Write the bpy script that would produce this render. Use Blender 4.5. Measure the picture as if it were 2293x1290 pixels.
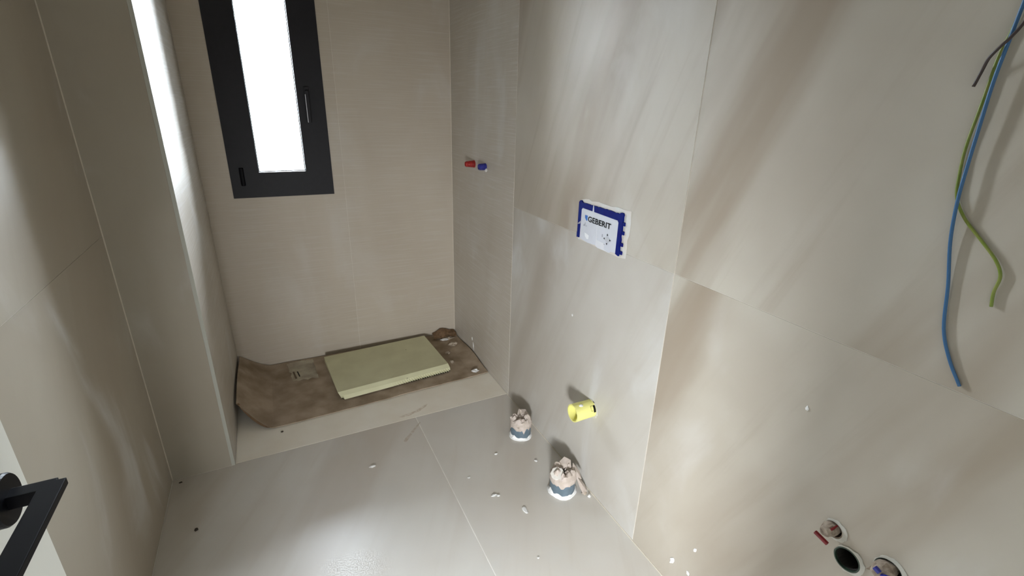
import bpy, bmesh, math, random
from mathutils import Vector, Matrix, noise

# ------------------------------------------------------------------ scene, camera, world, lights
for o in list(bpy.data.objects):
    bpy.data.objects.remove(o)
S = bpy.context.scene
C = S.collection
PI = math.pi

CAM = Vector((-1.0322, -2.8656, 1.5))
cam_d = bpy.data.cameras.new('camera')
cam = bpy.data.objects.new('camera', cam_d)
C.objects.link(cam)
right = Vector((0.89354769, -0.44813074, 0.027411))
up = Vector((0.13668946, 0.32969019, 0.93414151))
fwd = Vector((0.42765467, 0.8309532, -0.35584866))
M = Matrix((right, up, -fwd)).transposed().to_4x4()
M.translation = CAM
cam.matrix_world = M
cam_d.sensor_width = 36
cam_d.lens = 36 * 1066.06 / 2293
cam_d.clip_start = 0.02
S.camera = cam

w = bpy.data.worlds.new('overcast_sky')
S.world = w
w.use_nodes = True
wn, wl_ = w.node_tree.nodes, w.node_tree.links
bg = wn['Background']
wtc = wn.new('ShaderNodeTexCoord')
wsp = wn.new('ShaderNodeSeparateXYZ')
wmr = wn.new('ShaderNodeMapRange')          # overcast sky above the horizon, darker ground and buildings below
wmr.inputs[1].default_value = -0.12
wmr.inputs[2].default_value = 0.02
wmx = wn.new('ShaderNodeMix')
wmx.data_type = 'RGBA'
wmx.inputs[6].default_value = (0.20, 0.205, 0.20, 1)
wmx.inputs[7].default_value = (0.84, 0.905, 1.0, 1)
wl_.new(wtc.outputs['Generated'], wsp.inputs[0])
wl_.new(wsp.outputs['Z'], wmr.inputs[0])
wl_.new(wmr.outputs[0], wmx.inputs[0])
wl_.new(wmx.outputs[2], bg.inputs[0])
wst = wn.new('ShaderNodeMapRange')          # overcast sky: zenith three times the horizon
wst.inputs[1].default_value = 0.0
wst.inputs[2].default_value = 1.0
wst.inputs[3].default_value = 86.0
wst.inputs[4].default_value = 262.0
wl_.new(wsp.outputs['Z'], wst.inputs[0])
wl_.new(wst.outputs[0], bg.inputs[1])


def area(name, loc, target, sx, sy, power, col=(1, 1, 1), portal=False):
    l = bpy.data.lights.new(name, 'AREA')
    l.shape = 'RECTANGLE'
    l.size = sx
    l.size_y = sy
    l.energy = power
    l.color = col
    o = bpy.data.objects.new(name, l)
    C.objects.link(o)
    o.location = loc
    o.rotation_euler = (Vector(target) - Vector(loc)).to_track_quat('-Z', 'Y').to_euler()
    if portal:
        l.cycles.is_portal = True
    return o


area('window_portal', (-0.953, 0.49, 1.737), (-0.953, -1, 1.737), 0.50, 1.45, 1, portal=True)
hall = area('hallway_work_light', (-1.42, -3.65, 0.66), (0.0, -1.50, 0.10), 0.30, 0.35, 16.5, (0.92, 0.96, 1.0))
hall.data.spread = math.radians(84)

S.view_settings.view_transform = 'Standard'
S.view_settings.look = 'None'
S.view_settings.gamma = 1
S.view_settings.use_curve_mapping = False
S.view_settings.exposure = 0.0


# ------------------------------------------------------------------ materials
def nodes(m):
    m.use_nodes = True
    nt = m.node_tree
    return nt, nt.nodes, nt.links, nt.nodes['Principled BSDF']


def plain(name, col, rough=0.5, metal=0.0, var=0.0, scale=30, bump=0.0, spec=0.5, col2=None):
    m = bpy.data.materials.new(name)
    nt, N, L, b = nodes(m)
    b.inputs['Roughness'].default_value = rough
    b.inputs['Metallic'].default_value = metal
    b.inputs['Specular IOR Level'].default_value = spec
    tc = N.new('ShaderNodeTexCoord')
    nz = N.new('ShaderNodeTexNoise')
    nz.inputs['Scale'].default_value = scale
    nz.inputs['Detail'].default_value = 5
    L.new(tc.outputs['Object'], nz.inputs['Vector'])
    mx = N.new('ShaderNodeMix')
    mx.data_type = 'RGBA'
    cr = N.new('ShaderNodeMapRange')
    cr.inputs[1].default_value = 0.35
    cr.inputs[2].default_value = 0.65
    L.new(nz.outputs['Fac'], cr.inputs[0])
    L.new(cr.outputs[0], mx.inputs[0])
    c2 = col2 or tuple(max(0, c * (1 - var)) for c in col)
    mx.inputs[6].default_value = (*col, 1)
    mx.inputs[7].default_value = (*c2, 1)
    L.new(mx.outputs[2], b.inputs['Base Color'])
    if bump:
        bp = N.new('ShaderNodeBump')
        bp.inputs['Strength'].default_value = bump
        bp.inputs['Distance'].default_value = 0.002
        L.new(nz.outputs['Fac'], bp.inputs['Height'])
        L.new(bp.outputs[0], b.inputs['Normal'])
    return m


def tile_mat(name, light, dark, dust, axis, tilt, rough=0.42, weave=0.0, vein=1.0, dust_amt=0.5, seed=0.0, rvar=0.10):
    """stone-look porcelain: slanting soft veins, dust haze; the veins lie in the plane across `axis`"""
    m = bpy.data.materials.new(name)
    nt, N, L, b = nodes(m)
    b.inputs['Specular IOR Level'].default_value = 0.5
    tc = N.new('ShaderNodeTexCoord')
    oi = N.new('ShaderNodeObjectInfo')
    off = N.new('ShaderNodeVectorMath')
    off.operation = 'MULTIPLY_ADD'
    comb = N.new('ShaderNodeCombineXYZ')
    for i in range(3):
        L.new(oi.outputs['Random'], comb.inputs[i])
    off.inputs[1].default_value = (3.1, 5.3, 4.7)
    L.new(comb.outputs[0], off.inputs[0])
    L.new(tc.outputs['Object'], off.inputs[2])
    rot = N.new('ShaderNodeVectorRotate')
    rot.rotation_type = axis + '_AXIS'
    rot.inputs['Angle'].default_value = tilt
    L.new(off.outputs[0], rot.inputs['Vector'])

    def stretched(sc, scale, detail, rough_=0.55, dist=0.0):
        mp = N.new('ShaderNodeMapping')
        mp.inputs['Scale'].default_value = sc
        mp.inputs['Location'].default_value = (seed, seed * 1.7, seed * 0.6)
        L.new(rot.outputs[0], mp.inputs['Vector'])
        nz = N.new('ShaderNodeTexNoise')
        nz.inputs['Scale'].default_value = scale
        nz.inputs['Detail'].default_value = detail
        nz.inputs['Roughness'].default_value = rough_
        nz.inputs['Distortion'].default_value = dist
        L.new(mp.outputs[0], nz.inputs['Vector'])
        return nz.outputs['Fac']

    def rng(src, a, c, lo=0.0, hi=1.0):
        r = N.new('ShaderNodeMapRange')
        r.interpolation_type = 'SMOOTHSTEP'
        r.inputs[1].default_value = a
        r.inputs[2].default_value = c
        r.inputs[3].default_value = lo
        r.inputs[4].default_value = hi
        L.new(src, r.inputs[0])
        return r.outputs[0]

    def mix(fac, a, c):
        mx = N.new('ShaderNodeMix')
        mx.data_type = 'RGBA'
        for s, v in ((0, fac), (6, a), (7, c)):
            if isinstance(v, (tuple, float, int)):
                mx.inputs[s].default_value = v if not isinstance(v, tuple) else (*v, 1)
            else:
                L.new(v, mx.inputs[s])
        return mx.outputs[2]

    long_ax = {'X': (1, 1, 0.16), 'Y': (1, 1, 0.16), 'Z': (1, 0.16, 1)}[axis]
    big = stretched(long_ax, 3.2, 4, 0.5, 0.25)
    fine = stretched(tuple(v * (1 if v == 1 else 0.5) for v in long_ax), 16, 5, 0.6, 0.15)
    cloud = stretched((1, 1, 1), 1.9, 3)
    c = mix(rng(cloud, 0.35, 0.68), light, tuple(0.6 * a + 0.4 * d for a, d in zip(light, dark)))
    v1 = rng(big, 0.47, 0.68, 0, vein)
    c = mix(v1, c, dark)
    v2 = rng(fine, 0.50, 0.78, 0, 0.45 * vein)
    c = mix(v2, c, dark)
    # wiped dust and grout haze
    hz = N.new('ShaderNodeTexNoise')
    hz.inputs['Scale'].default_value = 2.6
    hz.inputs['Detail'].default_value = 6
    hz.inputs['Distortion'].default_value = 0.6
    mp2 = N.new('ShaderNodeMapping')
    mp2.inputs['Scale'].default_value = (1.3, 1.3, 0.6)
    mp2.inputs['Location'].default_value = (seed + 4, 2, 1)
    L.new(tc.outputs['Object'], mp2.inputs['Vector'])
    L.new(mp2.outputs[0], hz.inputs['Vector'])
    hzf = rng(hz.outputs['Fac'], 0.52, 0.74, 0, dust_amt)
    c = mix(hzf, c, dust)
    bumpsrc = None
    if weave:
        mp3 = N.new('ShaderNodeMapping')
        mp3.inputs['Scale'].default_value = (2, 2, 90)
        L.new(tc.outputs['Object'], mp3.inputs['Vector'])
        wv = N.new('ShaderNodeTexNoise')
        wv.inputs['Scale'].default_value = 2.0
        wv.inputs['Detail'].default_value = 2
        L.new(mp3.outputs[0], wv.inputs['Vector'])
        c = mix(rng(wv.outputs['Fac'], 0.45, 0.75, 0, weave), c, dust)
    L.new(c, b.inputs['Base Color'])
    L.new(rng(hz.outputs['Fac'], 0.4, 0.7, rough, rough + rvar), b.inputs['Roughness'])
    bp = N.new('ShaderNodeBump')
    bp.inputs['Strength'].default_value = 0.12
    bp.inputs['Distance'].default_value = 0.004
    L.new(cloud, bp.inputs['Height'])
    L.new(bp.outputs[0], b.inputs['Normal'])
    return m


LIGHT = (0.505, 0.468, 0.40)
DARK = (0.34, 0.28, 0.215)
DUST = (0.66, 0.655, 0.64)
m_wall = tile_mat('veined_wall_tile', LIGHT, DARK, DUST, 'X', -0.40, dust_amt=0.38, seed=1.3)
m_wall2 = tile_mat('dusty_wall_tile', (0.53, 0.503, 0.455), (0.40, 0.355, 0.30), (0.66, 0.665, 0.66), 'X', -0.40, vein=0.8, dust_amt=0.6, seed=9.0)
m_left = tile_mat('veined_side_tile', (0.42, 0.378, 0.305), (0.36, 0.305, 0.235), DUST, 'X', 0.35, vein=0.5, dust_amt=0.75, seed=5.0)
m_back = tile_mat('back_wall_tile', (0.50, 0.435, 0.35), (0.43, 0.365, 0.285), DUST, 'Y', 0.2, weave=0.18, vein=0.35, dust_amt=0.22, rough=0.5, seed=2.0)
m_niche = tile_mat('shower_wall_tile', (0.52, 0.475, 0.41), (0.42, 0.37, 0.30), DUST, 'X', -0.2, weave=0.35, vein=0.4, dust_amt=0.4, seed=7.0)
m_floor = tile_mat('floor_tile', (0.68, 0.65, 0.60), (0.55, 0.49, 0.42), (0.62, 0.61, 0.58), 'Z', 0.5, rough=0.34, vein=0.7, dust_amt=0.35, seed=3.0, rvar=0.03)
m_floor.node_tree.nodes['Principled BSDF'].inputs['Specular IOR Level'].default_value = 0.75
m_grout = plain('pale_grout', (0.72, 0.67, 0.59), 0.8, var=0.15)
m_plaster = plain('white_plaster', (0.82, 0.81, 0.79), 0.85, var=0.12, bump=0.5)
m_paint = plain('white_paint', (0.80, 0.78, 0.73), 0.7, var=0.04, scale=4)
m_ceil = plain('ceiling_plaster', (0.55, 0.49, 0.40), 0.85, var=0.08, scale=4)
m_door = plain('cream_door_lacquer', (0.80, 0.79, 0.72), 0.45, var=0.03, scale=3)
m_hall = plain('hallway_plaster', (0.70, 0.66, 0.58), 0.8, var=0.05, scale=3)
m_screed = plain('grey_screed', (0.35, 0.33, 0.30), 0.9, var=0.2)
m_frame = plain('anthracite_aluminium', (0.014, 0.013, 0.016), 0.5, var=0.1, scale=60, spec=0.25)
m_black = plain('matt_black_metal', (0.003, 0.003, 0.005), 0.4, var=0.1, spec=0.12)
m_gasket = plain('black_rubber', (0.006, 0.006, 0.006), 0.7)
m_tray = plain('cream_stone', (0.90, 0.85, 0.75), 0.5, scale=5, col2=(0.85, 0.785, 0.67))
m_card = plain('brown_cardboard', (0.25, 0.185, 0.12), 0.85, scale=9, col2=(0.42, 0.33, 0.24), bump=0.5)
m_card_in = plain('torn_cardboard', (0.36, 0.22, 0.12), 0.9, scale=60, col2=(0.25, 0.16, 0.09), bump=0.5)
m_sticker = plain('faded_paper_label', (0.88, 0.82, 0.66), 0.7, scale=16, col2=(0.62, 0.53, 0.40))
m_ink = plain('dark_print', (0.035, 0.028, 0.02), 0.7)
m_foam = plain('pale_yellow_green_foam', (0.66, 0.64, 0.42), 0.7, scale=9, col2=(0.60, 0.575, 0.37), bump=0.15)
m_pvc = plain('blue_grey_plastic', (0.13, 0.175, 0.215), 0.4, scale=40, col2=(0.10, 0.14, 0.17))
m_tape = plain('beige_masking_paper', (0.55, 0.47, 0.42), 0.75, scale=45, col2=(0.44, 0.37, 0.31), bump=0.4)
m_tapew = plain('pale_paper_disc', (0.72, 0.68, 0.62), 0.7, scale=40, var=0.12)
m_yellow = plain('yellow_plastic', (0.76, 0.72, 0.24), 0.45, scale=20, var=0.06)
m_void = plain('dark_pipe_inside', (0.02, 0.017, 0.012), 0.9)
m_green = plain('dark_green_plastic', (0.025, 0.05, 0.03), 0.45, var=0.3)
m_red = plain('red_plastic', (0.36, 0.018, 0.016), 0.4, var=0.3)
m_dred = plain('deep_red_plastic', (0.20, 0.004, 0.008), 0.4, var=0.3)
m_blue = plain('blue_plastic', (0.025, 0.03, 0.27), 0.4, var=0.3)
m_navy = plain('royal_blue_plastic', (0.001, 0.003, 0.125), 0.6, spec=0.12, scale=40, col2=(0.001, 0.012, 0.15))
m_card_white = plain('white_printed_card', (0.66, 0.68, 0.74), 0.35, scale=12, var=0.08)
m_filler = plain('grey_white_filler', (0.56, 0.54, 0.48), 0.85, var=0.1)
m_oldtape = plain('dirty_brown_tape', (0.20, 0.15, 0.11), 0.8, scale=90, col2=(0.38, 0.31, 0.24), bump=0.5)
m_print = plain('black_print', (0.008, 0.008, 0.010), 0.7, spec=0.15)
m_logo = plain('cyan_print', (0.02, 0.20, 0.60), 0.5, col2=(0.03, 0.10, 0.42), scale=50)
m_faint = plain('grey_print', (0.36, 0.37, 0.42), 0.5)
m_bluewire = plain('blue_wire_sheath', (0.035, 0.125, 0.27), 0.4)
m_greenwire = plain('green_yellow_wire_sheath', (0.15, 0.22, 0.02), 0.4, scale=60, col2=(0.22, 0.25, 0.05))
m_brownwire = plain('dark_brown_wire_sheath', (0.035, 0.02, 0.016), 0.4)
m_steel = plain('brushed_steel', (0.6, 0.58, 0.6), 0.3, metal=0.9)
m_dirt = plain('dark_dirt', (0.05, 0.04, 0.03), 0.9)
m_edge = plain('satin_edge_trim', (0.50, 0.50, 0.44), 0.5)

g = bpy.data.materials.new('window_glass')
g.use_nodes = True
gn = g.node_tree.nodes
gl = g.node_tree.links
gn.remove(gn['Principled BSDF'])
tr = gn.new('ShaderNodeBsdfTransparent')
tr.inputs[0].default_value = (0.93, 0.95, 0.95, 1)
gs = gn.new('ShaderNodeBsdfGlossy')
gs.inputs['Roughness'].default_value = 0.05
fr = gn.new('ShaderNodeFresnel')
mg = gn.new('ShaderNodeMixShader')
gl.new(fr.outputs[0], mg.inputs[0])
gl.new(tr.outputs[0], mg.inputs[1])
gl.new(gs.outputs[0], mg.inputs[2])
gl.new(mg.outputs[0], gn['Material Output'].inputs[0])
m_glass = g


# ------------------------------------------------------------------ helpers
def obj(name, bm, mat, parent=None, origin=None, smooth=False):
    """link bm (world coordinates) as one mesh; the origin of a child is its thing's origin"""
    o0 = Vector((0, 0, 0))
    if parent is not None:
        p = parent
        while p is not None:
            o0 += Vector(p.location)
            p = p.parent
        loc = Vector((0, 0, 0))
    elif origin is not None:
        o0 = Vector(origin)
        loc = Vector(origin)
    else:
        loc = Vector((0, 0, 0))
    bmesh.ops.translate(bm, verts=bm.verts[:], vec=-o0)
    bmesh.ops.recalc_face_normals(bm, faces=bm.faces[:])
    me = bpy.data.meshes.new(name)
    bm.to_mesh(me)
    bm.free()
    if smooth:
        for p in me.polygons:
            p.use_smooth = True
    me.materials.append(mat)
    o = bpy.data.objects.new(name, me)
    C.objects.link(o)
    o.location = loc
    if parent is not None:
        o.parent = parent
    return o


def thing(name, label, cat, loc, group=None):
    o = bpy.data.objects.new(name, None)
    o.empty_display_size = 0.05
    C.objects.link(o)
    o.location = loc
    o['label'] = label
    o['category'] = cat
    if group:
        o['group'] = group
    return o


def tag(o, label, cat, group=None):
    o['label'] = label
    o['category'] = cat
    if group:
        o['group'] = group
    return o


def struct(o, label=None):
    o['kind'] = 'structure'
    if label:
        o['label'] = label
    return o


def box(bm, x0, x1, y0, y1, z0, z1, bev=0.0):
    r = bmesh.ops.create_cube(bm, size=1)
    vs = r['verts']
    bmesh.ops.scale(bm, vec=(abs(x1 - x0), abs(y1 - y0), abs(z1 - z0)), verts=vs)
    bmesh.ops.translate(bm, vec=((x0 + x1) / 2, (y0 + y1) / 2, (z0 + z1) / 2), verts=vs)
    if bev:
        es = list({e for v in vs for e in v.link_edges})
        bmesh.ops.bevel(bm, geom=es, offset=bev, segments=2, affect='EDGES', profile=0.6)


def B(*a, **k):
    bm = bmesh.new()
    box(bm, *a, **k)
    return bm


def slab(loops, place, depth):
    """flat plate with holes: loops of (u,v), outer first; place(u,v,d) -> xyz, d from 0 (face) to depth"""
    bm = bmesh.new()
    fv = []
    edges = []
    for lp in loops:
        vs = [bm.verts.new(place(u, v, 0)) for u, v in lp]
        fv.append(vs)
        for i in range(len(vs)):
            edges.append(bm.edges.new((vs[i], vs[(i + 1) % len(vs)])))
    bmesh.ops.triangle_fill(bm, edges=edges, use_beauty=True, use_dissolve=False)
    front = list(bm.faces)
    back = {}
    for k, lp in enumerate(loops):
        for i, (u, v) in enumerate(lp):
            back[fv[k][i]] = bm.verts.new(place(u, v, depth))
    for f in front:
        bm.faces.new([back[v] for v in reversed(f.verts)])
    for vs in fv:
        n = len(vs)
        for i in range(n):
            a, b_ = vs[i], vs[(i + 1) % n]
            bm.faces.new((a, b_, back[b_], back[a]))
    return bm


def rect(u0, u1, v0, v1):
    return [(u0, v0), (u1, v0), (u1, v1), (u0, v1)]


def ring_pts(cu, cv, r, n=28, jit=0.0, seed=0):
    rn = random.Random(seed)
    return [(cu + r * (1 + jit * rn.uniform(-1, 1)) * math.cos(2 * PI * i / n),
             cv + r * (1 + jit * rn.uniform(-1, 1)) * math.sin(2 * PI * i / n)) for i in range(n)]


def frame_of(d):
    d = Vector(d).normalized()
    a = Vector((0, 0, 1)) if abs(d.z) < 0.9 else Vector((1, 0, 0))
    x = d.cross(a).normalized()
    return x, d.cross(x).normalized()


def lathe(prof, base, axis, n=28, jit=0.0, seed=0, cap=(True, True), zjit=0.0):
    """prof = [(radius, distance along axis)]"""
    rn = random.Random(seed)
    bm = bmesh.new()
    x, y = frame_of(axis)
    ax = Vector(axis).normalized()
    base = Vector(base)
    rings = []
    for r, t in prof:
        rg = []
        for i in range(n):
            a = 2 * PI * i / n
            rr = r * (1 + jit * rn.uniform(-1, 1))
            tt = t + zjit * rn.uniform(-1, 1)
            rg.append(bm.verts.new(base + ax * tt + x * rr * math.cos(a) + y * rr * math.sin(a)))
        rings.append(rg)
    for p, q in zip(rings, rings[1:]):
        for i in range(n):
            bm.faces.new((p[i], p[(i + 1) % n], q[(i + 1) % n], q[i]))
    if cap[0]:
        bm.faces.new(rings[0][::-1])
    if cap[1]:
        bm.faces.new(rings[-1])
    return bm


def catmull(pts, sub=6):
    P = [Vector(p) for p in pts]
    P = [P[0] * 2 - P[1]] + P + [P[-1] * 2 - P[-2]]
    out = []
    for i in range(1, len(P) - 2):
        for s in range(sub):
            t = s / sub
            a, b_, c, d = P[i - 1], P[i], P[i + 1], P[i + 2]
            out.append(0.5 * ((2 * b_) + (c - a) * t + (2 * a - 5 * b_ + 4 * c - d) * t * t + (3 * b_ - a - 3 * c + d) * t ** 3))
    out.append(P[-2])
    return out


def tube(pts, r, n=10):
    bm = bmesh.new()
    rings = []
    prev = None
    for i, p in enumerate(pts):
        d = (pts[min(i + 1, len(pts) - 1)] - pts[max(i - 1, 0)]).normalized()
        if prev is None:
            x, y = frame_of(d)
        else:
            x = (prev - d * prev.dot(d)).normalized()
            y = d.cross(x)
        prev = x
        rings.append([bm.verts.new(p + x * r * math.cos(2 * PI * k / n) + y * r * math.sin(2 * PI * k / n)) for k in range(n)])
    for p, q in zip(rings, rings[1:]):
        for i in range(n):
            bm.faces.new((p[i], p[(i + 1) % n], q[(i + 1) % n], q[i]))
    bm.faces.new(rings[0][::-1])
    bm.faces.new(rings[-1])
    return bm


def blob(cx, cy, cz, sx, sy, sz, seed=0, sub=2, rough=0.25, rot=0.0, normal=None):
    """irregular crumb, flat side towards its support"""
    bm = bmesh.new()
    bmesh.ops.create_icosphere(bm, subdivisions=sub, radius=1)
    off = Vector((seed * 3.7, seed * 1.9, 0.5))
    for v in bm.verts:
        k = 1 + rough * noise.noise(v.co * 2.2 + off) * 2
        v.co = v.co * k
        if v.co.z < -0.35:
            v.co.z = -0.35
        v.co.z += 0.35
    bmesh.ops.scale(bm, vec=(sx, sy, sz), verts=bm.verts[:])
    bmesh.ops.rotate(bm, cent=(0, 0, 0), matrix=Matrix.Rotation(rot, 3, 'Z'), verts=bm.verts[:])
    if normal == '-x':
        for v in bm.verts:
            v.co = Vector((-v.co.z, v.co.x, v.co.y))
    bmesh.ops.translate(bm, vec=(cx, cy, cz), verts=bm.verts[:])
    return bm


# plane placements: face at d = 0, body going away from the room
P_right = lambda u, v, d: (0.0 + d, u, v)          # u = y, v = z
P_leftw = lambda u, v, d: (-1.559 - d, u, v)
P_nich = lambda u, v, d: (-1.3292 - d, u, v)
P_back = lambda u, v, d: (u, 0.0 + d, v)           # u = x
P_pill = lambda u, v, d: (u, -0.8445 + d, v)
P_floor = lambda u, v, d: (u, v, 0.0 - d)

H = 2.7
HJ = 1.053
YF = -2.845
GV = 0.0019         # half an upright joint
G = 0.0009          # half a joint
T = 0.010
REC = 0.0012        # joint recess

# ------------------------------------------------------------------ the room
# --- right wall with three bored outlets
holes_r = [(-2.478, 0.630, 0.0215), (-2.520, 0.583, 0.0285), (-2.590, 0.628, 0.0275)]
sub = obj('wall_right', slab([rect(YF - 0.12, 0.14, -0.02, H)] + [ring_pts(a, b_, r - 0.001) for a, b_, r in holes_r],
                             lambda u, v, d: (REC + d, u, v), 0.14), m_grout)
struct(sub)
right_tiles = [
    (rect(-0.851 + GV, -0.001, 0.001, H - 0.002), m_niche, []),
    (rect(-1.9015 + GV, -0.851 - GV, 0.002, HJ - G), m_wall2, []),
    (rect(-1.9015 + GV, -0.851 - GV, HJ + G, 2.106 - G), m_wall, []),
    (rect(YF, -1.9015 - GV, 0.002, HJ - G), m_wall, holes_r),
    (rect(YF, -1.9015 - GV, HJ + G, 2.106 - G), m_wall, []),
    (rect(-1.9015 + GV, -0.851 - GV, 2.106 + G, H - 0.002), m_wall, []),
    (rect(YF, -1.9015 - GV, 2.106 + G, H - 0.002), m_wall, []),
]
for lp, mt, hs in right_tiles:
    obj('tile', slab([lp] + [ring_pts(a, b_, r) for a, b_, r in hs], P_right, REC + 0.0004), mt, sub)

# --- back wall with the window opening
WX0, WX1, WZ0, WZ1 = -1.2022, -0.7049, 1.012, 2.462
sub = obj('wall_back', slab([rect(-1.70, 0.13, -0.02, H), rect(WX0, WX1, WZ0, WZ1)],
                            lambda u, v, d: (u, REC + d, v), 0.46), m_grout)
struct(sub)
BJ = -0.645
win_cut = [(BJ - G, 0.001), (BJ - G, H - 0.002), (-1.328, H - 0.002), (-1.328, 0.001)]
obj('tile', slab([win_cut, rect(WX0, WX1, WZ0, WZ1)], P_back, REC + 0.0004), m_back, sub)
obj('tile', slab([rect(BJ + G, -0.001, 0.001, H - 0.002)], P_back, REC + 0.0004), m_back, sub)

# --- left wall, boxed pillar beside the shower
sub = obj('wall_left', B(-1.70, -1.559 - REC, YF - 0.12, -0.72, -0.02, H), m_grout)
struct(sub)
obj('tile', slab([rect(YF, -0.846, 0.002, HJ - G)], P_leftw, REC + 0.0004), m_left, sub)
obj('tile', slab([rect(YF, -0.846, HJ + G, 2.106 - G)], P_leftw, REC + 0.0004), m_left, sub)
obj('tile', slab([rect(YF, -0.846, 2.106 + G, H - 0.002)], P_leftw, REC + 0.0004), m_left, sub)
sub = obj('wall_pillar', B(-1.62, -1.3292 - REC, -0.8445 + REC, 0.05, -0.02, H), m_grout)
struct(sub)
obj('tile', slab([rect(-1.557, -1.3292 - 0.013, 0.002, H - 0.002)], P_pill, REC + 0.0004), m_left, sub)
obj('tile', slab([rect(-0.8445 + 0.004, -0.001, 0.002, H - 0.002)], P_nich, REC + 0.0004), m_niche, sub)
struct(obj('trim_1', slab([rect(-1.3292 - 0.0125, -1.3292, 0.002, H - 0.002)], P_pill, 0.003), m_edge))

m_caulk = plain('pale_corner_joint', (0.70, 0.64, 0.54), 0.7, var=0.1)
struct(obj('trim_2', B(-1.5588, -1.5558, -0.8478, -0.8447, 0.002, H - 0.002), m_caulk))
struct(obj('trim_3', B(-0.0028, -0.0002, -0.0028, -0.0002, 0.05, H - 0.002), m_caulk))
struct(obj('trim_4', B(-0.0030, -0.0002, YF, -0.8365, 0.0001, 0.0030), m_caulk))

# --- front wall with the doorway the camera looks in from
sub = obj('wall_front', B(-0.60, 0.13, YF - 0.12, YF, -0.02, H), m_paint)
struct(sub)
obj('lintel', B(-1.70, -0.60, YF - 0.12, YF, 2.10, H), m_paint, sub)
obj('jamb', B(-1.70, -1.465, YF - 0.12, YF, -0.02, 2.10), m_paint, sub)

# --- floor, ceiling
sub = obj('floor', B(-1.70, 0.13, YF - 0.12, 0.14, -0.12, -REC), plain('light_floor_grout', (0.92, 0.89, 0.83), 0.8, var=0.08))
struct(sub)
FJ = -0.5205
obj('tile', slab([rect(-1.557, FJ - GV, YF, -0.8365)], P_floor, REC + 0.0004), m_floor, sub)
obj('tile', slab([rect(FJ + GV, -0.002, YF, -0.8365)], P_floor, REC + 0.0004), m_floor, sub)
m_rust = plain('reddish_smear', (0.52, 0.44, 0.36), 0.5, scale=60, col2=(0.64, 0.60, 0.54))
obj('stain', slab([[(-0.625, -0.995), (-0.615, -1.006), (-0.600, -0.990), (-0.575, -0.962), (-0.550, -0.935), (-0.525, -0.905), (-0.508, -0.888), (-0.514, -0.882), (-0.540, -0.908), (-0.565, -0.932), (-0.590, -0.958), (-0.610, -0.975)]], lambda u, v, d: (u, v, 0.0003 - d), 0.0003), m_rust, sub)['label'] = 'reddish brown smear'
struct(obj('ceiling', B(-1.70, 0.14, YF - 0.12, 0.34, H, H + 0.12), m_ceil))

# --- the hallway behind the doorway
struct(obj('wall_hall_rear', B(-2.6, 1.0, -4.60, -4.50, -0.02, H), m_hall))
struct(obj('wall_hall_left', B(-2.6, -2.5, -4.50, YF - 0.12, -0.02, H), m_hall))
struct(obj('wall_hall_right', B(0.9, 1.0, -4.50, YF - 0.12, -0.02, H), m_hall))
struct(obj('floor_hall', B(-2.6, 1.0, -4.60, YF - 0.12, -0.12, 0.0), m_floor))
struct(obj('ceiling_hall', B(-2.6, 1.0, -4.60, YF - 0.12, H, H + 0.12), m_paint))
struct(obj('wall_hall_near_left', B(-2.6, -1.70, YF - 0.12, YF, -0.02, H), m_hall))
struct(obj('wall_hall_near_right', B(0.13, 1.0, YF - 0.12, YF, -0.02, H), m_hall))

# --- window
win = bpy.data.objects.new('window_1', None)
C.objects.link(win)
win.location = (-0.9535, 0.0, 1.012)
struct(win)


def frame_bm(x0, x1, z0, z1, wx, wz, y0, y1, bev=0.002):
    return slab([rect(x0, x1, z0, z1), rect(x0 + wx, x1 - wx, z0 + wz, z1 - wz)], lambda u, v, d: (u, y0 + d, v), y1 - y0)


SX0, SX1, SZ0, SZ1 = -1.150, -0.757, 1.064, 2.410
obj('window_frame', frame_bm(WX0 + 0.0005, WX1 - 0.0005, WZ0 + 0.0005, WZ1 - 0.0005, 0.0555, 0.0555, -0.004, 0.075), m_frame, win)
sash = obj('sash', frame_bm(SX0, SX1, SZ0, SZ1, 0.083, 0.079, -0.007, 0.060), m_frame, win)
obj('gasket', frame_bm(SX0 + 0.0825, SX1 - 0.0825, SZ0 + 0.0785, SZ1 - 0.0785, 0.004, 0.004, 0.016, 0.034), m_gasket, sash)
obj('pane', B(SX0 + 0.084, SX1 - 0.084, 0.020, 0.026, SZ0 + 0.08, SZ1 - 0.08), m_glass, win)
hd = obj('window_handle', B(-0.805, -0.779, -0.017, -0.007, 1.500, 1.568, bev=0.003), m_frame, win)
lev = bmesh.new()
box(lev, -0.800, -0.784, -0.045, -0.034, 1.392, 1.548, bev=0.003)
box(lev, -0.799, -0.785, -0.040, -0.016, 1.532, 1.548, bev=0.002)
obj('lever', lev, m_frame, hd)
obj('lever_edge', B(-0.8022, -0.8000, -0.0442, -0.0410, 1.394, 1.530), m_steel, hd)['label'] = 'bright strip along the edge of the lever'  # thin pale metal strip along one edge of the dark lever
obj('hinge', lathe([(0.009, 0), (0.0105, 0.002), (0.0105, 0.088), (0.009, 0.090)], (-1.147, -0.013, 1.078), (0, 0, 1), 16), m_black, win)
obj('outer_sill', B(WX0 + 0.001, WX1 - 0.001, 0.078, 0.48, WZ0 - 0.0, WZ0 + 0.02), m_paint, win)

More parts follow.
